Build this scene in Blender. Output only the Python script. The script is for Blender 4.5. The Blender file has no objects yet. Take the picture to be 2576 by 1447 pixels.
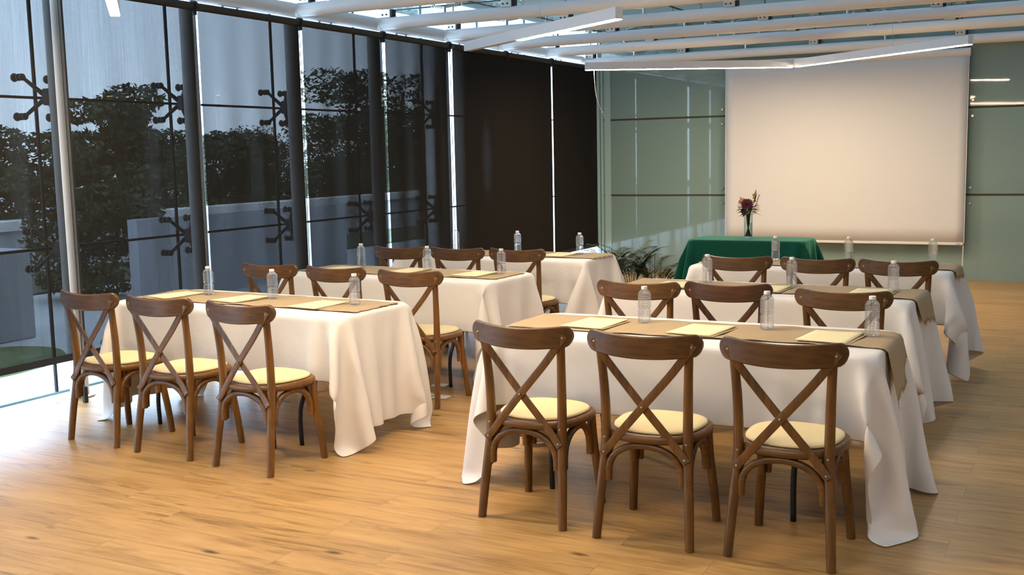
import bpy, bmesh, math, random
import numpy as np
from mathutils import Vector, Matrix

random.seed(7)
PI = math.pi
SC = bpy.context.scene
COL = SC.collection

# ------------------------------------------------------------------ camera
cam_d = bpy.data.cameras.new('camera')
cam_d.sensor_fit = 'HORIZONTAL'
cam_d.sensor_width = 36.0
cam_d.lens = 36.0 * 2729.5 / 2576.0
cam_d.clip_start, cam_d.clip_end = 0.05, 300
cam = bpy.data.objects.new('camera', cam_d)
COL.objects.link(cam)
yaw, pitch, roll = -0.47819829, -0.12205257, 0.02102058
fwd = Vector((math.sin(yaw) * math.cos(pitch), math.cos(yaw) * math.cos(pitch), math.sin(pitch)))
rgt = Vector((math.cos(yaw), -math.sin(yaw), 0))
dwn = fwd.cross(rgt)
r2 = math.cos(roll) * rgt + math.sin(roll) * dwn
d2 = -math.sin(roll) * rgt + math.cos(roll) * dwn
m3 = Matrix((r2, -d2, -fwd)).transposed()
cam.matrix_world = Matrix.Translation((0, 0, 1.6)) @ m3.to_4x4()
SC.camera = cam

# ------------------------------------------------------------------ light and exposure
SKY = 11.0
world = bpy.data.worlds.new('sky')
SC.world = world
world.use_nodes = True
wn = world.node_tree
wn.nodes.clear()
w_out = wn.nodes.new('ShaderNodeOutputWorld')
w_bg = wn.nodes.new('ShaderNodeBackground')
w_tc = wn.nodes.new('ShaderNodeTexCoord')
w_sep = wn.nodes.new('ShaderNodeSeparateXYZ')
w_rmp = wn.nodes.new('ShaderNodeValToRGB')
w_rmp.color_ramp.elements[0].position = 0.0
w_rmp.color_ramp.elements[0].color = (0.64, 0.79, 1.0, 1)
w_rmp.color_ramp.elements[1].position = 0.5
w_rmp.color_ramp.elements[1].color = (0.50, 0.68, 1.0, 1)
w_bg.inputs['Strength'].default_value = SKY
wn.links.new(w_tc.outputs['Generated'], w_sep.inputs[0])
wn.links.new(w_sep.outputs['Z'], w_rmp.inputs[0])
wn.links.new(w_rmp.outputs[0], w_bg.inputs['Color'])
wn.links.new(w_bg.outputs[0], w_out.inputs[0])
LAMP = 158.0
LAMP_COL = (1.0, 0.77, 0.50)

SC.view_settings.view_transform = 'Standard'
SC.view_settings.look = 'None'
SC.view_settings.gamma = 1.0
SC.view_settings.exposure = 0.0
SC.view_settings.use_curve_mapping = False
SC.cycles.max_bounces = 7
SC.cycles.diffuse_bounces = 4
SC.cycles.glossy_bounces = 3
SC.cycles.transmission_bounces = 6
SC.cycles.transparent_max_bounces = 12
SC.cycles.caustics_reflective = False
SC.cycles.caustics_refractive = False
SC.cycles.sample_clamp_indirect = 6.0
SC.cycles.use_denoising = True

# ------------------------------------------------------------------ helpers
def mat(name):
    m = bpy.data.materials.new(name)
    m.use_nodes = True
    nt = m.node_tree
    return m, nt, nt.nodes['Principled BSDF'], nt.nodes['Material Output']

def flat(name, col, rough=0.5, metal=0.0, spec=0.5, emit=None, es=0.0, trans=0.0, ior=1.45):
    m, nt, p, o = mat(name)
    p.inputs['Base Color'].default_value = (*col, 1)
    p.inputs['Roughness'].default_value = rough
    p.inputs['Metallic'].default_value = metal
    p.inputs['Specular IOR Level'].default_value = spec
    p.inputs['IOR'].default_value = ior
    if trans:
        p.inputs['Transmission Weight'].default_value = trans
    if emit:
        p.inputs['Emission Color'].default_value = (*emit, 1)
        p.inputs['Emission Strength'].default_value = es
    return m

def N(nt, t, **kw):
    n = nt.nodes.new(t)
    for k, v in kw.items():
        setattr(n, k, v)
    return n

def obj_from(name, bm, material=None, parent=None, smooth=False, loc=None):
    me = bpy.data.meshes.new(name)
    bm.normal_update()
    bm.to_mesh(me)
    bm.free()
    if material:
        me.materials.append(material)
    if smooth:
        me.polygons.foreach_set('use_smooth', [True] * len(me.polygons))
    o = bpy.data.objects.new(name, me)
    COL.objects.link(o)
    if parent:
        o.parent = parent
    if loc:
        o.location = loc
    return o

def angle_smooth(o, deg=40):
    me = o.data
    me.polygons.foreach_set('use_smooth', [True] * len(me.polygons))
    bm = bmesh.new(); bm.from_mesh(me)
    for e in bm.edges:
        if len(e.link_faces) == 2 and e.calc_face_angle(0) > math.radians(deg):
            e.smooth = False
    bm.to_mesh(me); bm.free()
    return o

def tag(o, label, cat, group=None, kind=None):
    o['label'] = label
    o['category'] = cat
    if group: o['group'] = group
    if kind: o['kind'] = kind
    return o

def thing(name, label, cat, loc=(0, 0, 0), rz=0.0, group=None, kind=None):
    o = bpy.data.objects.new(name, None)
    COL.objects.link(o)
    o.empty_display_size = 0.1
    o.location = loc
    o.rotation_euler = (0, 0, rz)
    return tag(o, label, cat, group, kind)

def struct(o):
    o['kind'] = 'structure'
    return o

def box(bm, x0, x1, y0, y1, z0, z1, bev=0.0):
    r = bmesh.ops.create_cube(bm, size=1.0)
    vs = r['verts']
    for v in vs:
        v.co = Vector(((x0 + x1) / 2 + v.co.x * (x1 - x0), (y0 + y1) / 2 + v.co.y * (y1 - y0), (z0 + z1) / 2 + v.co.z * (z1 - z0)))
    if bev:
        es = list({e for v in vs for e in v.link_edges})
        bmesh.ops.bevel(bm, geom=es, offset=bev, segments=2, affect='EDGES')
    return bm

def bbox(x0, x1, y0, y1, z0, z1, bev=0.0):
    return box(bmesh.new(), x0, x1, y0, y1, z0, z1, bev)

def circ(r, n=12, ry=None):
    ry = r if ry is None else ry
    return [(r * math.cos(2 * PI * i / n), ry * math.sin(2 * PI * i / n)) for i in range(n)]

def rrect(w, h, r, seg=3):
    out = []
    for cx, cy, a0 in ((w / 2 - r, h / 2 - r, 0), (-w / 2 + r, h / 2 - r, PI / 2), (-w / 2 + r, -h / 2 + r, PI), (w / 2 - r, -h / 2 + r, 1.5 * PI)):
        for k in range(seg + 1):
            a = a0 + PI / 2 * k / seg
            out.append((cx + r * math.cos(a), cy + r * math.sin(a)))
    return out

def smooth_path(pts, n=6, closed=False):
    """Catmull-Rom through the points"""
    P = [Vector(p) for p in pts]
    out = []
    m = len(P)
    rng = range(m) if closed else range(m - 1)
    for i in rng:
        p0 = P[(i - 1) % m] if (closed or i > 0) else P[0]
        p1, p2 = P[i], P[(i + 1) % m]
        p3 = P[(i + 2) % m] if (closed or i + 2 < m) else P[-1]
        for k in range(n):
            t = k / n
            out.append(0.5 * ((2 * p1) + (p2 - p0) * t + (2 * p0 - 5 * p1 + 4 * p2 - p3) * t * t + (3 * p1 - p0 - 3 * p2 + p3) * t ** 3))
    if not closed:
        out.append(P[-1])
    return out

def sweep(bm, path, prof, up=(0, 0, 1), closed=False, scale=None):
    """sweep a 2D profile along path; profile x -> side, y -> up hint"""
    P = [Vector(p) for p in path]
    n = len(P)
    up = Vector(up)
    rings = []
    for i in range(n):
        if closed:
            t = P[(i + 1) % n] - P[(i - 1) % n]
        else:
            t = P[min(i + 1, n - 1)] - P[max(i - 1, 0)]
        t.normalize()
        s = t.cross(up)
        if s.length < 1e-4:
            s = t.cross(Vector((1, 0, 0)))
        s.normalize()
        u = s.cross(t).normalized()
        k = scale(i / max(1, n - 1)) if scale else 1.0
        rings.append([bm.verts.new(P[i] + s * (a * k) + u * (b * k)) for a, b in prof])
    m = len(prof)
    for i in range(n if closed else n - 1):
        A, B = rings[i], rings[(i + 1) % n]
        for j in range(m):
            bm.faces.new((A[j], A[(j + 1) % m], B[(j + 1) % m], B[j]))
    if not closed:
        bm.faces.new(rings[0][::-1])
        bm.faces.new(rings[-1])
    bmesh.ops.recalc_face_normals(bm, faces=bm.faces[:])
    return bm

def lathe(bm, prof, n=24, cx=0, cy=0, cap_bottom=True, cap_top=True):
    rings = []
    for r, z in prof:
        rings.append([bm.verts.new((cx + r * math.cos(2 * PI * k / n), cy + r * math.sin(2 * PI * k / n), z)) for k in range(n)])
    for A, B in zip(rings, rings[1:]):
        for k in range(n):
            bm.faces.new((A[k], A[(k + 1) % n], B[(k + 1) % n], B[k]))
    if cap_bottom: bm.faces.new(rings[0][::-1])
    if cap_top: bm.faces.new(rings[-1])
    return bm

def rod(bm, a, b, r, n=10):
    a, b = Vector(a), Vector(b)
    return sweep(bm, [a, b], circ(r, n), up=(0, 0, 1) if abs((b - a).normalized().z) < 0.95 else (1, 0, 0))

def ball(bm, c, r, seg=12, sc=(1, 1, 1)):
    q = bmesh.ops.create_uvsphere(bm, u_segments=seg, v_segments=max(6, seg // 2), radius=r)
    for v in q['verts']:
        v.co = Vector((v.co.x * sc[0], v.co.y * sc[1], v.co.z * sc[2])) + Vector(c)
    return bm

# ------------------------------------------------------------------ materials
def wood_mat(nm, sc):
    m, nt, p, o = mat(nm)
    tc = N(nt, 'ShaderNodeTexCoord')
    oi = N(nt, 'ShaderNodeObjectInfo')
    mp = N(nt, 'ShaderNodeMapping'); mp.inputs['Scale'].default_value = sc
    nz = N(nt, 'ShaderNodeTexNoise'); nz.inputs['Scale'].default_value = 1.0; nz.inputs['Detail'].default_value = 5
    nz2 = N(nt, 'ShaderNodeTexNoise'); nz2.inputs['Scale'].default_value = 4.0; nz2.inputs['Detail'].default_value = 2
    rm = N(nt, 'ShaderNodeValToRGB')
    rm.color_ramp.elements[0].position = 0.3; rm.color_ramp.elements[0].color = (0.036, 0.0145, 0.0028, 1)
    rm.color_ramp.elements[1].position = 0.75; rm.color_ramp.elements[1].color = (0.265, 0.112, 0.019, 1)
    mx = N(nt, 'ShaderNodeMixRGB', blend_type='MULTIPLY'); mx.inputs[0].default_value = 1.0
    ad = N(nt, 'ShaderNodeMath', operation='MULTIPLY_ADD'); ad.inputs[1].default_value = 0.5; ad.inputs[2].default_value = 0.0
    ad2 = N(nt, 'ShaderNodeMath', operation='MULTIPLY_ADD'); ad2.inputs[1].default_value = 0.55
    nt.links.new(tc.outputs['Object'], mp.inputs[0]); nt.links.new(mp.outputs[0], nz.inputs['Vector'])
    nt.links.new(tc.outputs['Object'], nz2.inputs['Vector'])
    nt.links.new(nz.outputs['Fac'], ad.inputs[0])
    nt.links.new(nz2.outputs['Fac'], ad2.inputs[0]); nt.links.new(ad.outputs[0], ad2.inputs[2])
    nt.links.new(ad2.outputs[0], rm.inputs[0])
    nt.links.new(rm.outputs[0], mx.inputs[1]); nt.links.new(oi.outputs['Color'], mx.inputs[2])
    nt.links.new(mx.outputs[0], p.inputs['Base Color'])
    p.inputs['Roughness'].default_value = 0.38
    bp = N(nt, 'ShaderNodeBump'); bp.inputs['Strength'].default_value = 0.12; bp.inputs['Distance'].default_value = 0.002
    nt.links.new(nz.outputs['Fac'], bp.inputs['Height']); nt.links.new(bp.outputs[0], p.inputs['Normal'])
    return m

def fabric_mat(name, col, col2, scale=600, bump=0.15, rough=0.9, sheen=0.0, wrinkle=0.0):
    m, nt, p, o = mat(name)
    tc = N(nt, 'ShaderNodeTexCoord')
    nz = N(nt, 'ShaderNodeTexNoise'); nz.inputs['Scale'].default_value = scale; nz.inputs['Detail'].default_value = 2
    n2 = N(nt, 'ShaderNodeTexNoise'); n2.inputs['Scale'].default_value = 7.0; n2.inputs['Detail'].default_value = 4
    mx = N(nt, 'ShaderNodeMixRGB'); mx.inputs[1].default_value = (*col, 1); mx.inputs[2].default_value = (*col2, 1)
    nt.links.new(tc.outputs['Object'], nz.inputs['Vector']); nt.links.new(tc.outputs['Object'], n2.inputs['Vector'])
    nt.links.new(nz.outputs['Fac'], mx.inputs[0]); nt.links.new(mx.outputs[0], p.inputs['Base Color'])
    p.inputs['Roughness'].default_value = rough
    p.inputs['Specular IOR Level'].default_value = 0.15
    bp = N(nt, 'ShaderNodeBump'); bp.inputs['Strength'].default_value = bump; bp.inputs['Distance'].default_value = 0.001
    nt.links.new(nz.outputs['Fac'], bp.inputs['Height'])
    last = bp
    if wrinkle:
        b2 = N(nt, 'ShaderNodeBump'); b2.inputs['Strength'].default_value = wrinkle; b2.inputs['Distance'].default_value = 0.02
        nt.links.new(n2.outputs['Fac'], b2.inputs['Height']); nt.links.new(bp.outputs[0], b2.inputs['Normal'])
        last = b2
    nt.links.new(last.outputs[0], p.inputs['Normal'])
    return m

def floor_mat():
    m, nt, p, o = mat('wood_look_plank_floor')
    tc = N(nt, 'ShaderNodeTexCoord')
    br = N(nt, 'ShaderNodeTexBrick')
    br.offset = 0.33; br.inputs['Scale'].default_value = 1.0
    br.inputs['Brick Width'].default_value = 1.2; br.inputs['Row Height'].default_value = 0.2
    br.inputs['Mortar Size'].default_value = 0.0012; br.inputs['Mortar Smooth'].default_value = 0.3
    br.inputs['Color1'].default_value = (0, 0, 0, 1); br.inputs['Color2'].default_value = (1, 1, 1, 1); br.inputs['Mortar'].default_value = (0.5, 0.5, 0.5, 1)
    nt.links.new(tc.outputs['Object'], br.inputs['Vector'])
    # per-plank offset of the grain
    sx = N(nt, 'ShaderNodeSeparateXYZ'); nt.links.new(tc.outputs['Object'], sx.inputs[0])
    off = N(nt, 'ShaderNodeVectorMath', operation='SCALE'); off.inputs['Scale'].default_value = 37.0
    nt.links.new(br.outputs['Color'], off.inputs[0])
    add = N(nt, 'ShaderNodeVectorMath', operation='ADD')
    nt.links.new(tc.outputs['Object'], add.inputs[0]); nt.links.new(off.outputs[0], add.inputs[1])
    mp = N(nt, 'ShaderNodeMapping'); mp.inputs['Scale'].default_value = (1.2, 10, 1)
    nt.links.new(add.outputs[0], mp.inputs[0])
    g = N(nt, 'ShaderNodeTexNoise'); g.inputs['Scale'].default_value = 1.6; g.inputs['Detail'].default_value = 8; g.inputs['Roughness'].default_value = 0.66; g.inputs['Distortion'].default_value = 0.9
    nt.links.new(mp.outputs[0], g.inputs['Vector'])
    rm = N(nt, 'ShaderNodeValToRGB')
    e = rm.color_ramp.elements
    e[0].position = 0.27; e[0].color = (0.20, 0.100, 0.030, 1)
    e[1].position = 0.68; e[1].color = (0.56, 0.335, 0.13, 1)
    k = e.new(0.47); k.color = (0.44, 0.248, 0.083, 1)
    nt.links.new(g.outputs['Fac'], rm.inputs[0])
    # knots
    mp2 = N(nt, 'ShaderNodeMapping'); mp2.inputs['Scale'].default_value = (1.7, 5.0, 1)
    nt.links.new(add.outputs[0], mp2.inputs[0])
    vo = N(nt, 'ShaderNodeTexVoronoi'); vo.inputs['Scale'].default_value = 1.1; vo.inputs['Randomness'].default_value = 1.0
    nt.links.new(mp2.outputs[0], vo.inputs['Vector'])
    kr = N(nt, 'ShaderNodeValToRGB')
    kr.color_ramp.elements[0].position = 0.035; kr.color_ramp.elements[0].color = (0.22, 0.20, 0.18, 1)
    kr.color_ramp.elements[1].position = 0.11; kr.color_ramp.elements[1].color = (1, 1, 1, 1)
    nt.links.new(vo.outputs['Distance'], kr.inputs[0])
    # dark streaks
    mp3 = N(nt, 'ShaderNodeMapping'); mp3.inputs['Scale'].default_value = (0.9, 22, 1)
    nt.links.new(add.outputs[0], mp3.inputs[0])
    st = N(nt, 'ShaderNodeTexNoise'); st.inputs['Scale'].default_value = 2.2; st.inputs['Detail'].default_value = 3
    nt.links.new(mp3.outputs[0], st.inputs['Vector'])
    sr = N(nt, 'ShaderNodeValToRGB')
    sr.color_ramp.elements[0].position = 0.24; sr.color_ramp.elements[0].color = (0.55, 0.5, 0.45, 1)
    sr.color_ramp.elements[1].position = 0.40; sr.color_ramp.elements[1].color = (1, 1, 1, 1)
    nt.links.new(st.outputs['Fac'], sr.inputs[0])
    m1 = N(nt, 'ShaderNodeMixRGB', blend_type='MULTIPLY'); m1.inputs[0].default_value = 1
    m2 = N(nt, 'ShaderNodeMixRGB', blend_type='MULTIPLY'); m2.inputs[0].default_value = 1
    nt.links.new(rm.outputs[0], m1.inputs[1]); nt.links.new(kr.outputs[0], m1.inputs[2])
    nt.links.new(m1.outputs[0], m2.inputs[1]); nt.links.new(sr.outputs[0], m2.inputs[2])
    # plank tone
    tn = N(nt, 'ShaderNodeMapRange'); tn.inputs['To Min'].default_value = 0.90; tn.inputs['To Max'].default_value = 1.06
    nt.links.new(br.outputs['Color'], tn.inputs['Value'])
    m3_ = N(nt, 'ShaderNodeVectorMath', operation='SCALE')
    nt.links.new(m2.outputs[0], m3_.inputs[0]); nt.links.new(tn.outputs[0], m3_.inputs['Scale'])
    mo = N(nt, 'ShaderNodeMixRGB'); mo.inputs[2].default_value = (0.20, 0.12, 0.055, 1)
    nt.links.new(br.outputs['Fac'], mo.inputs[0]); nt.links.new(m3_.outputs[0], mo.inputs[1])
    nt.links.new(mo.outputs[0], p.inputs['Base Color'])
    rr = N(nt, 'ShaderNodeMapRange'); rr.inputs['To Min'].default_value = 0.30; rr.inputs['To Max'].default_value = 0.42
    nt.links.new(g.outputs['Fac'], rr.inputs['Value']); nt.links.new(rr.outputs[0], p.inputs['Roughness'])
    bp = N(nt, 'ShaderNodeBump'); bp.inputs['Strength'].default_value = 0.08; bp.inputs['Distance'].default_value = 0.003
    nt.links.new(g.outputs['Fac'], bp.inputs['Height']); nt.links.new(bp.outputs[0], p.inputs['Normal'])
    return m

def shade_mat():
    """open-weave scrim: what passes through falls with the angle, as through any weave with thickness"""
    m, nt, p, o = mat('dark_scrim_fabric')
    p.inputs['Base Color'].default_value = (0.0135, 0.0125, 0.0115, 1)
    p.inputs['Roughness'].default_value = 0.85
    p.inputs['Specular IOR Level'].default_value = 0.12
    tr = N(nt, 'ShaderNodeBsdfTransparent')
    ge = N(nt, 'ShaderNodeNewGeometry')
    dt = N(nt, 'ShaderNodeVectorMath', operation='DOT_PRODUCT')
    nt.links.new(ge.outputs['Normal'], dt.inputs[0]); nt.links.new(ge.outputs['Incoming'], dt.inputs[1])
    ab = N(nt, 'ShaderNodeMath', operation='ABSOLUTE'); nt.links.new(dt.outputs['Value'], ab.inputs[0])
    mr = N(nt, 'ShaderNodeMapRange'); mr.inputs['From Min'].default_value = 0.49; mr.inputs['From Max'].default_value = 1.0
    mr.inputs['To Min'].default_value = 0.0; mr.inputs['To Max'].default_value = 0.138
    nt.links.new(ab.outputs[0], mr.inputs['Value'])
    tc = N(nt, 'ShaderNodeTexCoord')
    mp = N(nt, 'ShaderNodeMapping'); mp.inputs['Scale'].default_value = (1, 75, 1.6)
    nt.links.new(tc.outputs['Object'], mp.inputs[0])
    nz = N(nt, 'ShaderNodeTexNoise'); nz.inputs['Scale'].default_value = 1.0; nz.inputs['Detail'].default_value = 4; nz.inputs['Roughness'].default_value = 0.7
    nt.links.new(mp.outputs[0], nz.inputs['Vector'])
    ns = N(nt, 'ShaderNodeMapRange'); ns.inputs['From Min'].default_value = 0.25; ns.inputs['From Max'].default_value = 0.75; ns.inputs['To Min'].default_value = 0.84; ns.inputs['To Max'].default_value = 1.12
    nt.links.new(nz.outputs['Fac'], ns.inputs['Value'])
    mu = N(nt, 'ShaderNodeMath', operation='MULTIPLY'); nt.links.new(mr.outputs[0], mu.inputs[0]); nt.links.new(ns.outputs[0], mu.inputs[1])
    mx = N(nt, 'ShaderNodeMixShader')
    nt.links.new(mu.outputs[0], mx.inputs[0]); nt.links.new(p.outputs[0], mx.inputs[1]); nt.links.new(tr.outputs[0], mx.inputs[2])
    nt.links.new(mx.outputs[0], o.inputs['Surface'])
    return m

def pane_mat(name, tint, gloss=(1, 1, 1), ior=1.5, rough=0.0, extra=None):
    """thin architectural glass: straight-through tinted transmission plus Fresnel reflection"""
    m, nt, p, o = mat(name)
    nt.nodes.remove(p)
    tr = N(nt, 'ShaderNodeBsdfTransparent'); tr.inputs['Color'].default_value = (*tint, 1)
    gl = N(nt, 'ShaderNodeBsdfGlossy'); gl.inputs['Color'].default_value = (*gloss, 1); gl.inputs['Roughness'].default_value = rough
    ge = N(nt, 'ShaderNodeNewGeometry')
    dt = N(nt, 'ShaderNodeVectorMath', operation='DOT_PRODUCT')
    nt.links.new(ge.outputs['Normal'], dt.inputs[0]); nt.links.new(ge.outputs['Incoming'], dt.inputs[1])
    ab = N(nt, 'ShaderNodeMath', operation='ABSOLUTE'); nt.links.new(dt.outputs['Value'], ab.inputs[0])
    om = N(nt, 'ShaderNodeMath', operation='SUBTRACT'); om.inputs[0].default_value = 1.0; nt.links.new(ab.outputs[0], om.inputs[1])
    pw5 = N(nt, 'ShaderNodeMath', operation='POWER'); pw5.inputs[1].default_value = 5.0; nt.links.new(om.outputs[0], pw5.inputs[0])
    f0 = ((ior - 1) / (ior + 1)) ** 2
    fr = N(nt, 'ShaderNodeMath', operation='MULTIPLY_ADD'); fr.inputs[1].default_value = 1 - f0; fr.inputs[2].default_value = f0
    nt.links.new(pw5.outputs[0], fr.inputs[0])
    mx = N(nt, 'ShaderNodeMixShader')
    nt.links.new(fr.outputs[0], mx.inputs[0]); nt.links.new(tr.outputs[0], mx.inputs[1]); nt.links.new(gl.outputs[0], mx.inputs[2])
    last = mx
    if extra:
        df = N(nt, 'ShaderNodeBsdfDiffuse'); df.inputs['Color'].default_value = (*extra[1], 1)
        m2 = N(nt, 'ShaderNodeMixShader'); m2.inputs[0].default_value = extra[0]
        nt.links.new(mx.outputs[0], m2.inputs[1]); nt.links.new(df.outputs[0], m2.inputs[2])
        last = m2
    nt.links.new(last.outputs[0], o.inputs['Surface'])
    return m

def noise_mat(name, c1, c2, scale, rough=0.8, detail=4, stretch=(1, 1, 1)):
    m, nt, p, o = mat(name)
    tc = N(nt, 'ShaderNodeTexCoord'); mp = N(nt, 'ShaderNodeMapping'); mp.inputs['Scale'].default_value = stretch
    nz = N(nt, 'ShaderNodeTexNoise'); nz.inputs['Scale'].default_value = scale; nz.inputs['Detail'].default_value = detail
    rm = N(nt, 'ShaderNodeValToRGB')
    rm.color_ramp.elements[0].position = 0.3; rm.color_ramp.elements[0].color = (*c1, 1)
    rm.color_ramp.elements[1].position = 0.7; rm.color_ramp.elements[1].color = (*c2, 1)
    nt.links.new(tc.outputs['Object'], mp.inputs[0]); nt.links.new(mp.outputs[0], nz.inputs['Vector'])
    nt.links.new(nz.outputs['Fac'], rm.inputs[0]); nt.links.new(rm.outputs[0], p.inputs['Base Color'])
    p.inputs['Roughness'].default_value = rough
    return m

M = {}
M['wood'] = wood_mat('chair_wood', (7, 60, 60))
M['woodv'] = wood_mat('upright_chair_wood', (55, 55, 6))
M['cushion'] = fabric_mat('cream_cushion', (0.74, 0.60, 0.33), (0.80, 0.67, 0.40), 500, 0.2)
M['cloth'] = fabric_mat('white_cotton', (0.76, 0.72, 0.68), (0.82, 0.78, 0.74), 900, 0.06, 0.85, wrinkle=0.38)
M['burlap'] = fabric_mat('burlap', (0.36, 0.26, 0.15), (0.50, 0.38, 0.24), 420, 0.5, wrinkle=0.15)
M['green'] = fabric_mat('green_cloth', (0.0035, 0.062, 0.038), (0.006, 0.085, 0.052), 700, 0.08, 0.8, wrinkle=0.08)
gp = M['green'].node_tree.nodes['Principled BSDF']
gp.inputs['Sheen Weight'].default_value = 0.55; gp.inputs['Sheen Roughness'].default_value = 0.35; gp.inputs['Sheen Tint'].default_value = (0.25, 0.85, 0.55, 1)
M['floor'] = floor_mat()
M['shade'] = shade_mat()
M['black'] = flat('black_painted_steel', (0.012, 0.011, 0.010), 0.45)
M['blackmat'] = flat('black_plastic', (0.015, 0.014, 0.013), 0.6)
M['white_steel'] = flat('white_painted_steel', (0.88, 0.86, 0.84), 0.35)
M['column'] = flat('off_white_steel', (0.84, 0.80, 0.74), 0.45)
M['pane'] = pane_mat('clear_glass', (0.93, 0.97, 0.97))
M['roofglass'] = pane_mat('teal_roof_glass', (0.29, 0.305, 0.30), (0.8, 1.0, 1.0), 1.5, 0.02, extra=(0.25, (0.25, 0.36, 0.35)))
M['joint'] = flat('dark_glass_joint', (0.02, 0.018, 0.016), 0.6)
M['greenglass'] = flat('green_backed_glass', (0.225, 0.325, 0.305), 0.03, spec=0.75)
M['gedge'] = flat('pale_glass_edge', (0.38, 0.55, 0.55), 0.15)
M['gjoint'] = flat('green_wall_joint', (0.05, 0.045, 0.03), 0.7)
M['steel'] = flat('brushed_steel', (0.62, 0.60, 0.56), 0.3, metal=1.0)
M['bolt'] = flat('dull_bolt_steel', (0.30, 0.25, 0.19), 0.4, metal=0.9)
M['spider'] = flat('grey_steel_fitting', (0.10, 0.10, 0.10), 0.45)
M['block'] = flat('silver_clamp', (0.62, 0.60, 0.55), 0.4, metal=0.6)
M['alu'] = flat('white_aluminium', (0.86, 0.86, 0.87), 0.4)
M['led'] = flat('lit_diffuser', (0.9, 0.9, 0.9), 0.5, emit=LAMP_COL, es=LAMP)
M['led_off'] = flat('unlit_diffuser', (0.55, 0.42, 0.32), 0.5)
M['screen'] = flat('matte_screen', (0.70, 0.69, 0.685), 0.95, spec=0.05)
M['screen_bar'] = flat('screen_bar', (0.78, 0.74, 0.68), 0.5)
M['wallp'] = flat('painted_wall', (0.30, 0.29, 0.27), 0.9)
M['stone'] = noise_mat('pale_stone_strip', (0.55, 0.53, 0.50), (0.66, 0.64, 0.61), 4, 0.4)
M['cap'] = flat('white_plastic_cap', (0.82, 0.80, 0.76), 0.4)
M['paper'] = flat('cream_paper', (0.82, 0.72, 0.44), 0.85, spec=0.1)
M['kraft'] = flat('kraft_paper', (0.46, 0.33, 0.18), 0.85, spec=0.1)
M['tabletop'] = flat('moulded_plastic_top', (0.66, 0.65, 0.62), 0.5)
M['leg'] = flat('black_tube', (0.012, 0.012, 0.014), 0.4)
M['leaf'] = noise_mat('palm_leaf', (0.020, 0.034, 0.012), (0.055, 0.085, 0.028), 9, 0.5)
M['tree'] = noise_mat('tree_leaf', (0.020, 0.030, 0.009), (0.075, 0.095, 0.030), 2.5, 0.7)
M['bark'] = noise_mat('bark', (0.05, 0.035, 0.022), (0.11, 0.08, 0.05), 10, 0.9)
M['grass'] = noise_mat('lawn', (0.10, 0.14, 0.045), (0.20, 0.25, 0.09), 6, 0.9)
M['lawn'] = noise_mat('dark_lawn', (0.045, 0.06, 0.025), (0.09, 0.105, 0.045), 5, 0.9)  # darker, muted green than the round patches
M['patio'] = noise_mat('pale_paving', (0.66, 0.64, 0.60), (0.76, 0.74, 0.70), 2.5, 0.85)
M['gwall'] = noise_mat('white_garden_wall', (0.40, 0.41, 0.42), (0.56, 0.57, 0.59), 1.2, 0.85, stretch=(1, 3, 0.4))
M['pot'] = flat('dark_pot', (0.05, 0.042, 0.035), 0.6)
def clear_mat(name, tint, ior, mixt):
    m, nt, p, o = mat(name)
    p.inputs['Base Color'].default_value = (*tint, 1)
    p.inputs['Roughness'].default_value = 0.02
    p.inputs['Transmission Weight'].default_value = 1.0
    p.inputs['IOR'].default_value = ior
    tr = N(nt, 'ShaderNodeBsdfTransparent')
    mx = N(nt, 'ShaderNodeMixShader'); mx.inputs[0].default_value = mixt
    nt.links.new(p.outputs[0], mx.inputs[1]); nt.links.new(tr.outputs[0], mx.inputs[2]); nt.links.new(mx.outputs[0], o.inputs['Surface'])
    return m
def bottle_mat():
    m, nt, p, o = mat('clear_bottle_plastic')
    p.inputs['Base Color'].default_value = (1, 1, 1, 1); p.inputs['Roughness'].default_value = 0.04
    p.inputs['Transmission Weight'].default_value = 1.0; p.inputs['IOR'].default_value = 1.33
    tr = N(nt, 'ShaderNodeBsdfTransparent')
    tl = N(nt, 'ShaderNodeBsdfTranslucent'); tl.inputs['Color'].default_value = (0.95, 0.96, 0.97, 1)
    df = N(nt, 'ShaderNodeBsdfDiffuse'); df.inputs['Color'].default_value = (0.95, 0.96, 0.97, 1)
    m1 = N(nt, 'ShaderNodeMixShader'); m1.inputs[0].default_value = 0.62
    m2 = N(nt, 'ShaderNodeMixShader'); m2.inputs[0].default_value = 0.5
    m3 = N(nt, 'ShaderNodeMixShader'); m3.inputs[0].default_value = 0.09
    L = nt.links.new
    L(p.outputs[0], m1.inputs[1]); L(tr.outputs[0], m1.inputs[2])
    L(tl.outputs[0], m2.inputs[1]); L(df.outputs[0], m2.inputs[2])
    L(m1.outputs[0], m3.inputs[1]); L(m2.outputs[0], m3.inputs[2]); L(m3.outputs[0], o.inputs['Surface'])
    return m
M['bottle'] = bottle_mat()
M['vase'] = clear_mat('clear_vase', (0.90, 0.98, 0.95), 1.2, 0.45)
M['water'] = clear_mat('vase_water', (0.62, 0.80, 0.72), 1.2, 0.3)
M['red'] = flat('dark_red_petals', (0.10, 0.004, 0.012), 0.6)
M['redc'] = flat('flower_heart', (0.02, 0.004, 0.004), 0.8)
M['peach'] = flat('peach_petals', (0.75, 0.30, 0.16), 0.6)
M['yellow'] = flat('yellow_florets', (0.62, 0.46, 0.04), 0.6)
M['fleaf'] = flat('bouquet_leaf', (0.075, 0.105, 0.04), 0.6)
M['cream_leaf'] = flat('cream_buds', (0.55, 0.50, 0.28), 0.6)
M['stem'] = flat('green_stem', (0.035, 0.06, 0.02), 0.6)
M['cord'] = flat('pale_cord', (0.5, 0.47, 0.42), 0.6)

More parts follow.
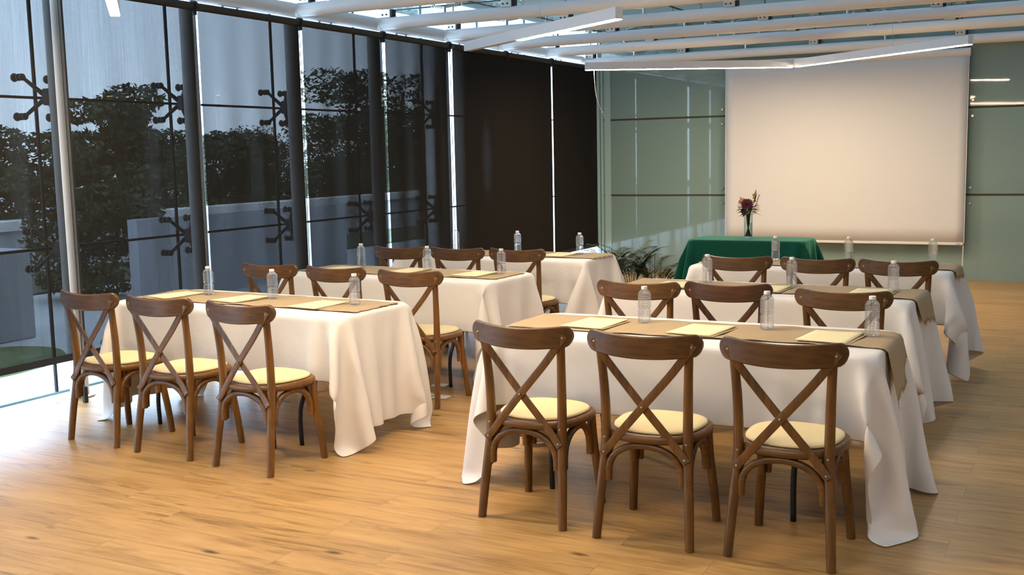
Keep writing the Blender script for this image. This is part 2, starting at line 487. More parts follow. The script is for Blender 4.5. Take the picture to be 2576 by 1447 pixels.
# ------------------------------------------------------------------ room shell
PITCH = 1.245
YC = [5.17 + PITCH * k for k in range(-3, 8)]      # column / glass-joint positions along the window wall
GX, CX, SX = -6.30, -6.07, -5.83                   # glass, columns, roller shades
YEND = 13.90

struct(obj_from('floor', bbox(-6.06, 7.0, -6.0, YEND, -0.12, 0.0), M['floor']))
struct(obj_from('trim_1', bbox(-6.36, -6.06, 1.0, YEND, -0.12, -0.001), M['stone']))
# end wall of green-backed glass, with joints, edge profile and stand-off bolts
we = struct(obj_from('wall_end', bbox(-5.83, 7.0, YEND, YEND + 0.12, -0.1, 4.6), M['greenglass']))
for z in (1.015, 2.035):
    obj_from('panel_joint', bbox(-5.82, 7.0, YEND - 0.003, YEND + 0.01, z - 0.012, z + 0.012), M['gjoint'], we)
obj_from('edge_profile', bbox(-5.83, -5.79, YEND - 0.03, YEND, 0, 2.75), M['gedge'], we)
obj_from('edge_profile', bbox(-5.775, -5.745, YEND - 0.03, YEND, 0, 2.75), M['gedge'], we)
obj_from('edge_profile', bbox(-5.73, -5.64, YEND - 0.012, YEND, 0, 2.75), M['gedge'], we)
for x in (-4.08, -1.085):
    for z in (2.12, 1.935, 1.10, 0.915):
        b = bmesh.new()
        lathe(b, [(0.018, 0), (0.018, 0.012), (0.014, 0.018), (0.006, 0.018), (0.005, 0.012)], 16)
        bmesh.ops.rotate(b, verts=b.verts[:], cent=(0, 0, 0), matrix=Matrix.Rotation(PI / 2, 3, 'X'))
        obj_from('standoff_bolt', b, M['steel'], we, smooth=False, loc=(x, YEND, z))
M['wallw'] = flat('white_wall', (0.74, 0.73, 0.71), 0.9)
struct(obj_from('wall_right', bbox(7.0, 7.12, -6.0, YEND, -0.1, 4.6), M['wallw']))
struct(obj_from('wall_rear', bbox(-6.36, 7.0, -6.12, -6.0, -0.1, 4.6), M['wallw']))
struct(obj_from('wall_left', bbox(-6.36, -6.24, -6.0, 1.0, -0.1, 3.2), M['wallw']))
# roof: teal glass on the tubes, darkened by added height on the end wall
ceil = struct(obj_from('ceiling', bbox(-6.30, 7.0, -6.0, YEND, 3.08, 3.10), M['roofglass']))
for k, y in enumerate(YC):
    if y > 3:
        obj_from('roof_joint', bbox(-6.3, 7.0, y + 0.6 - 0.008, y + 0.6 + 0.008, 3.074, 3.079), M['joint'], ceil)
for x in (-5.92 + 0.66, -3.76, -2.07, -0.39):
    obj_from('roof_joint', bbox(x - 0.008, x + 0.008, -6, YEND, 3.074, 3.079), M['joint'], ceil)

# window wall: one glazed bay between each two joints
for i, (y0, y1) in enumerate(zip([1.0] + YC[1:], YC[1:] + [YEND])):
    if y1 - y0 < 0.2:
        continue
    w = struct(obj_from('window_%d' % (i + 1), bbox(GX - 0.006, GX + 0.006, y0 + 0.006, y1 - 0.006, 0.0, 3.08), M['pane']))
    for z in (1.02, 2.05):
        obj_from('glass_joint', bbox(GX - 0.008, GX + 0.008, y0, y1, z - 0.009, z + 0.009), M['joint'], w)
    obj_from('glass_joint', bbox(GX - 0.009, GX + 0.009, y0 - 0.009, y0 + 0.009, 0, 3.08), M['joint'], w)
    obj_from('glass_joint', bbox(GX - 0.012, GX + 0.012, y0, y1, 0, 0.012), M['gedge'], w)

ORD = ['first', 'second', 'third', 'fourth', 'fifth', 'sixth', 'seventh', 'eighth', 'ninth', 'tenth', 'eleventh', 'twelfth', 'thirteenth', 'fourteenth', 'fifteenth', 'sixteenth']

# steel columns with spider fittings
VIS_COL = [y for y in YC if y > 3.5 and y < 13.2]
def column_parts(root):
    b = bmesh.new(); lathe(b, [(0.0625, 0.0), (0.0625, 2.80)], 24)
    angle_smooth(obj_from('shaft', b, M['column'], root))
    b = bmesh.new(); lathe(b, [(0.10, 0.0), (0.10, 0.010), (0.092, 0.014)], 28)
    angle_smooth(obj_from('base_plate', b, M['steel'], root))
    for z in (1.02, 2.05):
        b = bmesh.new()
        box(b, -0.13, -0.055, -0.035, 0.035, z - 0.055, z + 0.055, 0.008)
        hub = obj_from('spider_fitting', b, M['spider'], root)
        for sy in (-1, 1):
            for sz in (-1, 1):
                b = bmesh.new()
                e = Vector((-0.185, sy * 0.130, z + sz * 0.130))
                sweep(b, [Vector((-0.118, sy * 0.006, z + sz * 0.006)), Vector((-0.150, sy * 0.06, z + sz * 0.06)), e], circ(0.015, 10), up=(1, 0, 0), scale=lambda t: 1.15 - 0.35 * t)
                rod(b, e + Vector((0.015, 0, 0)), e + Vector((-0.085, 0, 0)), 0.011, 10)
                ball(b, e, 0.025, 12, (0.8, 1, 1))
                rod(b, e + Vector((-0.028, 0, 0)), e + Vector((-0.036, 0, 0)), 0.024, 16)
                ball(b, e + Vector((-0.075, 0, 0)), 0.030, 12, (0.6, 1, 1))
                angle_smooth(obj_from('spider_arm', b, M['spider'], hub), 50)

def copy_tree(src, name=None):
    r = src.copy(); COL.objects.link(r)
    for ch in src.children:
        c = ch.copy(); COL.objects.link(c); c.parent = r
        for g in ch.children:
            d = g.copy(); COL.objects.link(d); d.parent = c
    return r

col0 = None
for k, y in enumerate(VIS_COL):
    lab = 'off-white round steel column with spider arms, %s from the green glass wall' % ORD[len(VIS_COL) - 1 - k]
    if col0 is None:
        col0 = thing('steel_column', lab, 'column', (CX, y, 0), 0, 'columns along the window wall', 'thing')
        column_parts(col0)
    else:
        c = copy_tree(col0); c.location = (CX, y, 0); c['label'] = lab

# roller shades in front of the columns
SH = [(2.53, 3.735), (3.77, 4.945), (5.028, 6.215), (6.265, 7.455), (7.50, 8.695), (8.745, 9.915), (9.998, 12.42), (12.455, 13.88)]
ZB, ZP = 0.335, 2.725
for k, (y0, y1) in enumerate(SH):
    n = len(SH) - 1 - k
    s = thing('roller_shade', 'dark see-through roller shade, %s from the green glass wall' % ORD[n], 'window shade', (SX, (y0 + y1) / 2, ZB), 0, 'roller shades along the windows')
    h = (y1 - y0) / 2
    fb = bmesh.new()
    nn = 24
    rows = []
    for j in range(9):
        z = (ZP - ZB) * j / 8
        rows.append([fb.verts.new((0.0045 * math.sin(i * 0.9 + k) * (1 - abs(2 * j / 8 - 1)) , -h + 2 * h * i / nn, z)) for i in range(nn + 1)])
    for a, b_ in zip(rows, rows[1:]):
        for i in range(nn):
            fb.faces.new((a[i], a[i + 1], b_[i + 1], b_[i]))
    obj_from('fabric', fb, M['shade'], s, smooth=True)
    obj_from('bottom_bar', bbox(-0.012, 0.012, -h, h, -0.022, 0.022, 0.004), M['blackmat'], s)
    b = bmesh.new(); rod(b, (0, -h - 0.002, ZP - ZB + 0.01), (0, h + 0.002, ZP - ZB + 0.01), 0.030, 16)
    angle_smooth(obj_from('roller_tube', b, M['blackmat'], s))
    for sy in ([1] if k != 6 else [0, 1]):
        b = bmesh.new(); rod(b, (0, sy * (h + 0.014) - 0.013, ZP - ZB + 0.01), (0, sy * (h + 0.014) + 0.013, ZP - ZB + 0.01), 0.043, 16)
        box(b, -0.024, 0.024, sy * (h + 0.014) - 0.012, sy * (h + 0.014) + 0.012, ZP - ZB - 0.055, ZP - ZB + 0.01, 0.004)
        angle_smooth(obj_from('bracket', b, M['blackmat'], s))
    b = bmesh.new(); rod(b, (-0.03, -h + 0.004, -ZB + 0.11), (-0.03, -h + 0.004, ZP - ZB), 0.003, 6)
    gw = obj_from('guide_wire', b, M['blackmat'], s)
    obj_from('wire_anchor', bbox(-0.045, -0.015, -h - 0.008, -h + 0.020, -ZB, -ZB + 0.11, 0.004), M['blackmat'], gw)

# ------------------------------------------------------------------ ceiling tubes
RT, ZT = 0.058, 2.868
BL = [-5.90, -4.60, -2.91, -1.235, 0.45, 2.13, 3.8, 5.5]
TY = [7.66 - PITCH * 8, 7.66 - PITCH * 7, 7.66 - PITCH * 6, 7.66 - PITCH * 5, 7.66 - PITCH * 4, 7.66 - PITCH * 3, 7.66 - PITCH * 2, 7.66 - PITCH, 7.66, 8.905, 10.15, 11.395, 12.64, 13.83]
def bracket(root, x, z, r):
    b = bbox(x - 0.055, x + 0.055, -0.035, 0.035, z + r - 0.006, z + r + 0.070, 0.003)
    br = obj_from('roof_bracket', b, M['block'], root)
    obj_from('black_side', bbox(x + 0.055, x + 0.080, -0.036, 0.036, z + r - 0.004, z + r + 0.068, 0.003), M['blackmat'], br)  # black right side of the clamp block
    for dx in (-0.03, 0.015):
        b = bmesh.new(); rod(b, (x + dx, -0.035, z + r + 0.022), (x + dx, -0.041, z + r + 0.022), 0.008, 8)
        obj_from('bracket_screw', b, M['blackmat'], br)
    b = bmesh.new(); rod(b, (x + 0.01, 0, z + r + 0.07), (x + 0.01, 0, 3.08), 0.007, 8)
    obj_from('hanger_rod', b, M['black'], br)
def roof_spider(root, x, z):
    b = bmesh.new()
    top = 3.08
    rod(b, (x, 0, z + RT - 0.01), (x, 0, z + RT + 0.05), 0.014, 10)
    for s in (-1, 1):
        sweep(b, [Vector((x, 0, z + RT + 0.045)), Vector((x + s * 0.12, 0.03, z + RT + 0.06)), Vector((x + s * 0.16, 0.05, z + RT + 0.10))], circ(0.010, 8), up=(0, 1, 0))
        rod(b, (x + s * 0.16, 0.05, z + RT + 0.06), (x + s * 0.16, 0.05, top), 0.012, 8)
        rod(b, (x + s * 0.16, 0.05, top - 0.014), (x + s * 0.16, 0.05, top), 0.028, 12)
    angle_smooth(obj_from('roof_spider', b, M['steel'], root), 50)
for k, y in enumerate(TY):
    if y < -4: continue
    n = len(TY) - 1 - k
    zz = ZT if k < len(TY) - 1 else 2.815
    t = thing('ceiling_tube', 'white round steel ceiling tube, %s from the green glass wall' % ORD[n], 'ceiling beam', (0, y, 0), 0, 'steel tubes under the glass roof', 'thing')
    b = bmesh.new(); rod(b, (-6.02, 0, zz), (6.9, 0, zz), RT, 28)
    angle_smooth(obj_from('tube', b, M['white_steel'], t))
    b = bmesh.new(); rod(b, (-5.985, 0, zz), (-5.955, 0, zz), RT + 0.004, 28)
    angle_smooth(obj_from('weld_collar', b, M['white_steel'], t))
    for x in BL:
        if x < 3:
            bracket(t, x, zz, RT)
    for x in (-5.26, -3.76, -2.07, -0.39):
        roof_spider(t, x, zz)
# edge tube that joins them along the window wall
eb = bmesh.new(); rod(eb, (-6.03, 1.2, 2.872), (-6.03, YEND - 0.02, 2.872), 0.062, 28)
et = thing('edge_tube', 'long white steel tube along the top of the window wall', 'ceiling beam', (0, 0, 0), 0, None, 'thing')
angle_smooth(obj_from('tube', eb, M['white_steel'], et))
for y in VIS_COL:
    b = bmesh.new(); rod(b, (-6.03, y + 0.35, 2.79), (-6.03, y + 0.35, 2.83), 0.012, 8)
    rod(b, (-6.03, y + 0.52, 2.79), (-6.03, y + 0.52, 2.83), 0.012, 8)
    box(b, -6.045, -6.015, y + 0.31, y + 0.58, 2.775, 2.795, 0.003)
    obj_from('clip', b, M['steel'], et)

# ------------------------------------------------------------------ linear pendant lights
def lamp(a, b, label, lit0=0.0, zb=2.5):
    a, b = Vector((*a, zb)), Vector((*b, zb))
    d = b - a; L = d.length; ang = math.atan2(d.y, d.x)
    t = thing('linear_pendant_light', label, 'ceiling light', a, ang, 'linear lights hung from the ceiling tubes')
    w, h = 0.060, 0.080
    hb = bmesh.new()
    box(hb, 0.004, L - 0.004, -w / 2, -w / 2 + 0.004, 0, h)
    box(hb, 0.004, L - 0.004, w / 2 - 0.004, w / 2, 0, h)
    box(hb, 0.004, L - 0.004, -w / 2 + 0.004, w / 2 - 0.004, h - 0.004, h)
    obj_from('housing', hb, M['alu'], t)
    for x0, x1 in ((0, 0.004), (L - 0.004, L)):
        obj_from('end_cap', bbox(x0, x1, -w / 2, w / 2, 0, h), M['alu'], t)
    x0 = 0.005 + (L - 0.01) * lit0
    if lit0:
        obj_from('unlit_diffuser', bbox(0.005, x0, -w / 2 + 0.0045, w / 2 - 0.0045, 0.003, 0.007), M['led_off'], t)
    obj_from('lit_diffuser', bbox(x0, L - 0.005, -w / 2 + 0.0045, w / 2 - 0.0045, -0.005, 0.006), M['led'], t)
    hits = [(y, (y - a.y) / d.y) for y in TY if min(a.y, b.y) + 0.02 < y < max(a.y, b.y) - 0.02]
    if len(hits) > 2: hits = [hits[0], hits[-1]]
    for y, f in hits:
        zt = ZT - RT + 0.003 if y < 13.5 else 2.76
        bm = bmesh.new(); rod(bm, (L * f, 0, h), (L * f, 0, zt - zb), 0.0018, 6)
        obj_from('suspension_wire', bm, M['steel'], t)
    return t
lamp((-4.74, 8.39), (-2.79, 7.05), 'white linear light whose near half glows, hung before the others', 0.40)
lb = lamp((-4.795, 11.10), (-2.835, 12.37), 'white linear light hung level above the palms and green table')
lamp((-2.785, 12.335), (-0.875, 10.77), 'white linear light angled in front of the projection screen top')
lamp((-5.29, 4.97), (-3.85, 3.55), 'glowing end of a linear light before the nearest shades')
lamp((-3.40, 3.55), (-1.75, 5.25), 'unseen linear light added overhead above the front tables')  # added out of view to brighten the front tables
lamp((-4.6, -2.6), (-2.9, -1.1), 'unseen linear light added at the rear of the room by the windows')  # added behind the camera; its bounce lifts the ceiling tubes
lamp((2.9, 3.0), (4.6, 4.5), 'unseen linear light added to the right of the front tables')  # added out of view to fill the right-hand cloth ends
lamp((-2.55, 2.10), (-0.85, 0.60), 'unseen linear light added between the camera and the front chairs')  # added above the view to light front chairs and cloth fronts
cb = bmesh.new()
sweep(cb, smooth_path([(0.10, 0.02, 0.02), (0.105, 0.02, -0.12), (0.13, 0.02, -0.32), (0.22, 0.02, -0.52)], 6), circ(0.0028, 6), up=(0, 1, 0))
obj_from('loose_cable', cb, M['cord'], lb)

# ------------------------------------------------------------------ projection screen
ps = thing('projection_screen', 'large pull-down white projection screen on the green glass wall', 'projection screen', (-2.565, YEND - 0.13, 0))
hw = 1.43
fb = bmesh.new(); rows = []
for j in range(13):
    z = 0.45 + (2.66 - 0.45) * j / 12
    rows.append([fb.verts.new((-hw + 2 * hw * i / 30, 0.004 * math.sin(i * 0.35) * (1 - j / 12), z)) for i in range(31)])
for a, b_ in zip(rows, rows[1:]):
    for i in range(30):
        fb.faces.new((a[i], a[i + 1], b_[i + 1], b_[i]))
so = obj_from('fabric', fb, M['screen'], ps, smooth=True)
sm = so.modifiers.new('thickness', 'SOLIDIFY'); sm.thickness = 0.0015
b = bbox(-hw, hw, -0.012, 0.012, 0.425, 0.458, 0.006)
bar = obj_from('bottom_bar', b, M['screen_bar'], ps)
obj_from('maker_plate', bbox(hw - 0.075, hw - 0.03, -0.0135, -0.011, 0.437, 0.443), M['spider'], bar)
b = bmesh.new(); rod(b, (-hw - 0.02, 0.03, 2.665), (hw + 0.02, 0.03, 2.665), 0.05, 20)
angle_smooth(obj_from('case', b, M['screen_bar'], ps))
b = bmesh.new(); rod(b, (hw + 0.002, 0, 0.42), (hw - 0.004, 0, 0.13), 0.006, 8)
pr = obj_from('pull_rod', b, M['screen_bar'], ps)
b = bmesh.new(); rod(b, (hw - 0.004, 0, 0.13), (hw - 0.008, 0, 0.035), 0.012, 10)
obj_from('rod_grip', b, M['cap'], pr)
for s in (-1, 1):
    b = bbox(s * (hw + 0.006) - 0.004, s * (hw + 0.006) + 0.004, 0.0, 0.008, 0.45, 2.66)
    obj_from('edge_tension_cord', b, M['screen_bar'], ps)

# ------------------------------------------------------------------ chairs
def superell(a, b, n, cy, k=40, back=1.0):
    out = []
    for i in range(k):
        t = 2 * PI * i / k
        c, s = math.cos(t), math.sin(t)
        x = a * math.copysign(abs(c) ** (2 / n), c); y = b * math.copysign(abs(s) ** (2 / n), s)
        x *= 1.0 + 0.06 * (y / b)
        out.append((x, cy + y))
    return out

def make_chair():
    t = thing('crossback_chair', '', 'chair', (0, 0, 0), 0, 'cross-back wooden chairs at the tables')
    # seat frame
    b = bmesh.new()
    zs = [(0.418, 0.94), (0.424, 0.99), (0.436, 1.0), (0.448, 0.99), (0.4545, 0.955)]
    rings = []
    for z, f in zs:
        rings.append([b.verts.new((x * f, 0.215 + (y - 0.215) * f, z)) for x, y in superell(0.210, 0.212, 2.7, 0.212)])
    k = len(rings[0])
    for A, B in zip(rings, rings[1:]):
        for i in range(k): b.faces.new((A[i], A[(i + 1) % k], B[(i + 1) % k], B[i]))
    b.faces.new(rings[0][::-1]); b.faces.new(rings[-1])
    angle_smooth(obj_from('seat', b, M['wood'], t), 60)
    # cushion
    b = bmesh.new(); rings = []
    for z, f in [(0.4546, 0.965), (0.458, 1.0), (0.464, 1.0), (0.470, 0.965), (0.4755, 0.85), (0.479, 0.58), (0.480, 0.2)]:
        rings.append([b.verts.new((x * f, 0.218 + (y - 0.218) * f, z)) for x, y in superell(0.188, 0.188, 2.6, 0.216)])
    for A, B in zip(rings, rings[1:]):
        for i in range(k): b.faces.new((A[i], A[(i + 1) % k], B[(i + 1) % k], B[i]))
    b.faces.new(rings[0][::-1]); b.faces.new(rings[-1])
    angle_smooth(obj_from('seat_cushion', b, M['cushion'], t), 70)
    # rear legs / back posts
    for s in (-1, 1):
        b = bmesh.new()
        P = smooth_path([(s * 0.202, -0.008, 0.0), (s * 0.192, 0.015, 0.18), (s * 0.179, 0.042, 0.36), (s * 0.177, 0.050, 0.46), (s * 0.180, 0.045, 0.62), (s * 0.187, 0.030, 0.76), (s * 0.192, 0.020, 0.852)], 4)
        sweep(b, P, circ(0.0205, 14), up=(0, 1, 0), scale=lambda q: 0.90 + 0.13 * math.sin(PI * min(1, q * 1.3)))
        angle_smooth(obj_from('leg', b, M['woodv'], t), 60)
    for s in (-1, 1):
        b = bmesh.new()
        P = smooth_path([(s * 0.193, 0.398, 0.0), (s * 0.184, 0.385, 0.14), (s * 0.170, 0.366, 0.30), (s * 0.163, 0.358, 0.425)], 5)
        sweep(b, P, circ(0.0205, 14), up=(0, 1, 0), scale=lambda q: 0.88 + 0.15 * q)
        angle_smooth(obj_from('leg', b, M['woodv'], t), 60)
    # curved top rail (concave to the sitter), rounded ends
    b = bmesh.new()
    n = 28; rings = []
    hl = 0.246
    def raily(x): return -0.028 + 0.058 * (x / hl) ** 2
    for i in range(n + 1):
        u = -1 + 2 * i / n
        x = hl * math.sin(u * PI / 2)
        e = math.sqrt(max(0.0, 1 - max(0, (abs(x) - (hl - 0.034)) / 0.034) ** 2))
        e = max(e, 0.12)
        hz = 0.0460 * e
        zc = 0.822 + 0.018 * (x / hl) ** 2
        top_dip = -0.0
        th = 0.0105
        rings.append([b.verts.new((x, raily(x) + dy, zc + dz)) for dx, dy, dz in
                      [(0, -th, -hz * 0.9), (0, -th, hz * 0.9), (0, -th * 0.55, hz), (0, th * 0.55, hz), (0, th, hz * 0.9), (0, th, -hz * 0.9), (0, th * 0.55, -hz), (0, -th * 0.55, -hz)]])
    for A, B in zip(rings, rings[1:]):
        for j in range(8): b.faces.new((A[j], B[j], B[(j + 1) % 8], A[(j + 1) % 8]))
    b.faces.new(rings[0]); b.faces.new(rings[-1][::-1])
    bmesh.ops.recalc_face_normals(b, faces=b.faces[:])
    angle_smooth(obj_from('top_rail', b, M['wood'], t), 40)
    # crossed straps
    bolts = []
    for s in (-1, 1):
        b = bmesh.new()
        off = -0.0045 * s
        P = smooth_path([(s * 0.216, 0.0068, 0.842), (s * 0.186, 0.0035, 0.800), (s * 0.118, 0.008 + off, 0.710), (s * 0.0, 0.008 + off * 1.2, 0.572), (-s * 0.10, 0.016 + off, 0.455), (-s * 0.150, 0.020, 0.395), (-s * 0.182, 0.014, 0.356)], 5)
        sweep(b, P, rrect(0.034, 0.0085, 0.003, 2), up=(0, 1, 0))
        st = angle_smooth(obj_from('cross_strap', b, M['woodv'], t), 40)
        bolts += [(s * 0.208, 0.0035, 0.831, st), (-s * 0.174, 0.0135, 0.366, st)]
        if s == 1:
            bolts.append((0, -0.0035, 0.572, st))
    for x, y, z, st in bolts:
        b = bmesh.new(); ball(b, (x, y - 0.001, z), 0.0065, 10, (1, 0.6, 1))
        obj_from('bolt', b, M['bolt'], st, smooth=True)
    for s in (-1, 1):
        b = bmesh.new(); ball(b, (s * 0.176, 0.030, 0.425), 0.006, 10, (1, 0.6, 1))
        obj_from('bolt', b, M['bolt'], t, smooth=True)
    # bentwood arches under the seat
    def arch(p, q, inward):
        p, q = Vector(p), Vector(q)
        b = bmesh.new(); P = []
        for i in range(21):
            a = PI * i / 20
            u = 0.5 - 0.5 * math.cos(a)
            u = 0.5 + (u - 0.5) * 1.0
            zz = 0.247 + 0.158 * (math.sin(a) ** 0.62 if 0 < i < 20 else 0)
            P.append(Vector((p.x + (q.x - p.x) * u, p.y + (q.y - p.y) * u, zz)))
        sweep(b, P, rrect(0.027, 0.030, 0.009, 2), up=inward)
        angle_smooth(obj_from('bentwood_arch', b, M['wood'], t), 50)
    arch((-0.160, 0.030, 0), (0.160, 0.030, 0), (0, 1, 0))
    arch((-0.148, 0.374, 0), (0.148, 0.374, 0), (0, 1, 0))
    for s in (-1, 1):
        arch((s * 0.180, 0.060, 0), (s * 0.166, 0.335, 0), (1, 0, 0))
    return t

WIN = ['nearest the windows', 'in the middle', 'farthest from the windows']
ROW = {'LF': 'front table of the window row', 'LM': 'middle table of the window row', 'LB': 'back table of the window row',
       'RF': 'front table of the screen row', 'RM': 'middle table of the screen row', 'RB': 'back table of the screen row'}
CH = {'LF': [(-4.955, 4.30, -4.5, 1), (-4.372, 4.256, -2, 1), (-3.765, 4.205, -6, 1)],
      'LM': [(-4.985, 5.905, -1.5, 1), (-4.385, 5.86, -1.5, 0.95), (-3.755, 5.80, -1, 1.05)],
      'LB': [(-4.84, 7.35, 0, 0.8), (-4.325, 7.385, 0, 0.8), (-3.805, 7.405, -2, 0.85)],
      'RF': [(-2.09, 4.085, -3, 0.9), (-1.52, 4.052, 0, 0.8), (-0.965, 4.065, -1.5, 0.76)],  # lowered tones paint in the shade on these chairs
      'RM': [(-2.16, 5.685, 1, 1), (-1.665, 5.755, 0, 0.62), (-1.03, 5.64, -1, 0.9)],
      'RB': [(-2.04, 7.275, 0, 0.9), (-1.495, 7.265, -1, 0.85), (-0.985, 7.255, -2, 0.8)]}
chair0 = make_chair()
first = True
for key, lst in CH.items():
    for i, (x, y, a, tone) in enumerate(lst):
        c = chair0 if first else copy_tree(chair0)
        first = False
        c.location = (x, y, 0); c.rotation_euler = (0, 0, math.radians(a))
        c['label'] = 'brown cross-back wooden chair %s at the %s' % (WIN[i], ROW[key])
        tn = (tone, tone * (0.80 if tone < 0.7 else 1), tone * (0.85 if tone < 0.7 else 1), 1)
        for ch in c.children:
            f = 0.72 if ch.name.startswith('top_rail') else 1.0
            ch.color = (tn[0] * f, tn[1] * f, tn[2] * f, 1)
            for g in ch.children: g.color = tn

# ------------------------------------------------------------------ tables, cloths, runners
FRIC = 0.9
def drape(hx, hy, zt, ov, seed, s=0.042, steps=520, iters=4, rc=0.05, zfloor=0.004, shear=0.30, bend=0.08, seats=()):
    """hang a rectangular cloth over a rounded rectangular top: ov = overhang on -x,+x,-y,+y"""
    rng = np.random.default_rng(seed)
    def axis(h, o0, o1):
        seg = lambda a, b: np.linspace(a, b, max(2, int(round((b - a) / s)) + 1))
        e = h - 0.004
        return np.concatenate([seg(-h - o0, -e - 0.014)[:], seg(-e, e), seg(e + 0.014, h + o1)])
    xs, ys = axis(hx, ov[0], ov[1]), axis(hy, ov[2], ov[3])
    nx, ny = len(xs), len(ys)
    gx, gy = np.meshgrid(xs, ys, indexing='ij')
    zt = zt + 0.003
    P = np.stack([gx, gy, np.full_like(gx, zt)], -1)
    F0 = P.copy()
    def sdf(p):
        qx, qy = np.abs(p[..., 0]) - hx + rc, np.abs(p[..., 1]) - hy + rc
        return np.hypot(np.maximum(qx, 0), np.maximum(qy, 0)) + np.minimum(np.maximum(qx, qy), 0) - rc
    W = (sdf(P) > -0.0035).astype(float)
    P[..., 2] += rng.normal(0, 0.002, P.shape[:2]) * W
    P[..., :2] += rng.normal(0, 0.003, P.shape[:2] + (2,)) * W[..., None]
    V = np.zeros_like(P)
    cons = []
    S = slice
    def add(a, b, k):
        n0 = min(F0[a].shape[0], F0[b].shape[0]); n1 = min(F0[a].shape[1], F0[b].shape[1])
        wa, wb = W[a][:n0, :n1], W[b][:n0, :n1]
        if not (wa + wb).any(): return
        L = np.sqrt(((F0[b][:n0, :n1] - F0[a][:n0, :n1]) ** 2).sum(-1))
        cons.append((a, b, L, k, wa[..., None], wb[..., None], 1.0 / np.maximum(wa + wb, 1e-6) * (wa + wb > 0), n0, n1))
    for par in (0, 1):
        add((S(par, nx - 1, 2), S(None)), (S(par + 1, nx, 2), S(None)), 1.0)
        add((S(None), S(par, ny - 1, 2)), (S(None), S(par + 1, ny, 2)), 1.0)
    for par in (0, 1):
        add((S(par, nx - 1, 2), S(0, ny - 1)), (S(par + 1, nx, 2), S(1, ny)), shear)
        add((S(par, nx - 1, 2), S(1, ny)), (S(par + 1, nx, 2), S(0, ny - 1)), shear)
    for par in range(4):
        add((S(par, nx - 2, 4), S(None)), (S(par + 2, nx, 4), S(None)), -bend)
        add((S(None), S(par, ny - 2, 4)), (S(None), S(par + 2, ny, 4)), -bend)
    dt = 1 / 140.0
    for st in range(steps):
        V[..., 2] -= 9.8 * dt * W
        V *= 0.985 if st < steps * 0.75 else 0.96
        Pp = P.copy()
        P += V * dt * W[..., None]
        for it in range(iters):
            for a, b, L, k, wa, wb, iw, n0, n1 in cons:
                A, B = P[a][:n0, :n1], P[b][:n0, :n1]
                D = B - A
                l = np.sqrt((D * D).sum(-1)) + 1e-9
                f = abs(k) * (1.0 - L / l) * iw
                if k < 0:
                    f = np.where(l < L, f, f * 0.3)
                C = D * f[..., None]
                A += C * wa
                B -= C * wb
        sd = sdf(P)
        ins = (sd < 0.004) & (P[..., 2] < zt) & (W > 0)
        if ins.any():
            up = zt - P[..., 2]
            side = 0.004 - sd
            e = 1e-3
            gxn = (sdf(P + np.array([e, 0, 0])) - sd) / e
            gyn = (sdf(P + np.array([0, e, 0])) - sd) / e
            go_up = ins & (up < side)
            P[..., 2] = np.where(go_up, zt, P[..., 2])
            go = ins & ~go_up
            P[..., 0] += np.where(go, gxn * side, 0)
            P[..., 1] += np.where(go, gyn * side, 0)
        # chairs standing against the cloth keep it out of seat and legs
        for ox, oy, oa in (seats if st > steps * 0.5 else ()):
            ca, sa = math.cos(oa), math.sin(oa)
            rx, ry = P[..., 0] - ox, P[..., 1] - oy
            lx, ly = rx * ca + ry * sa, -rx * sa + ry * ca
            px, py = 0.238 - np.abs(lx), 0.236 - np.abs(ly - 0.200)
            hit = (px > 0) & (py > 0) & (P[..., 2] < 0.50) & (W > 0)
            if not hit.any(): continue
            fy = 0.436 - ly
            side = hit & (px < fy)
            front = hit & ~(px < fy)
            lx2 = np.where(side, np.sign(lx) * 0.238, lx); ly2 = np.where(front, 0.436, ly)
            P[..., 0] = np.where(hit, ox + lx2 * ca - ly2 * sa, P[..., 0])
            P[..., 1] = np.where(hit, oy + lx2 * sa + ly2 * ca, P[..., 1])
        lo = P[..., 2] < zfloor
        if lo.any():
            P[..., 2] = np.where(lo, zfloor, P[..., 2])
            for q in (0, 1):
                P[..., q] = np.where(lo, Pp[..., q] + FRIC * (P[..., q] - Pp[..., q]), P[..., q])
        V = (P - Pp) / dt
    return P

def grid_mesh(P):
    nx, ny = P.shape[:2]
    bm = bmesh.new()
    vs = [[bm.verts.new(P[i, j]) for j in range(ny)] for i in range(nx)]
    for i in range(nx - 1):
        for j in range(ny - 1):
            bm.faces.new((vs[i][j], vs[i + 1][j], vs[i + 1][j + 1], vs[i][j + 1]))
    return bm

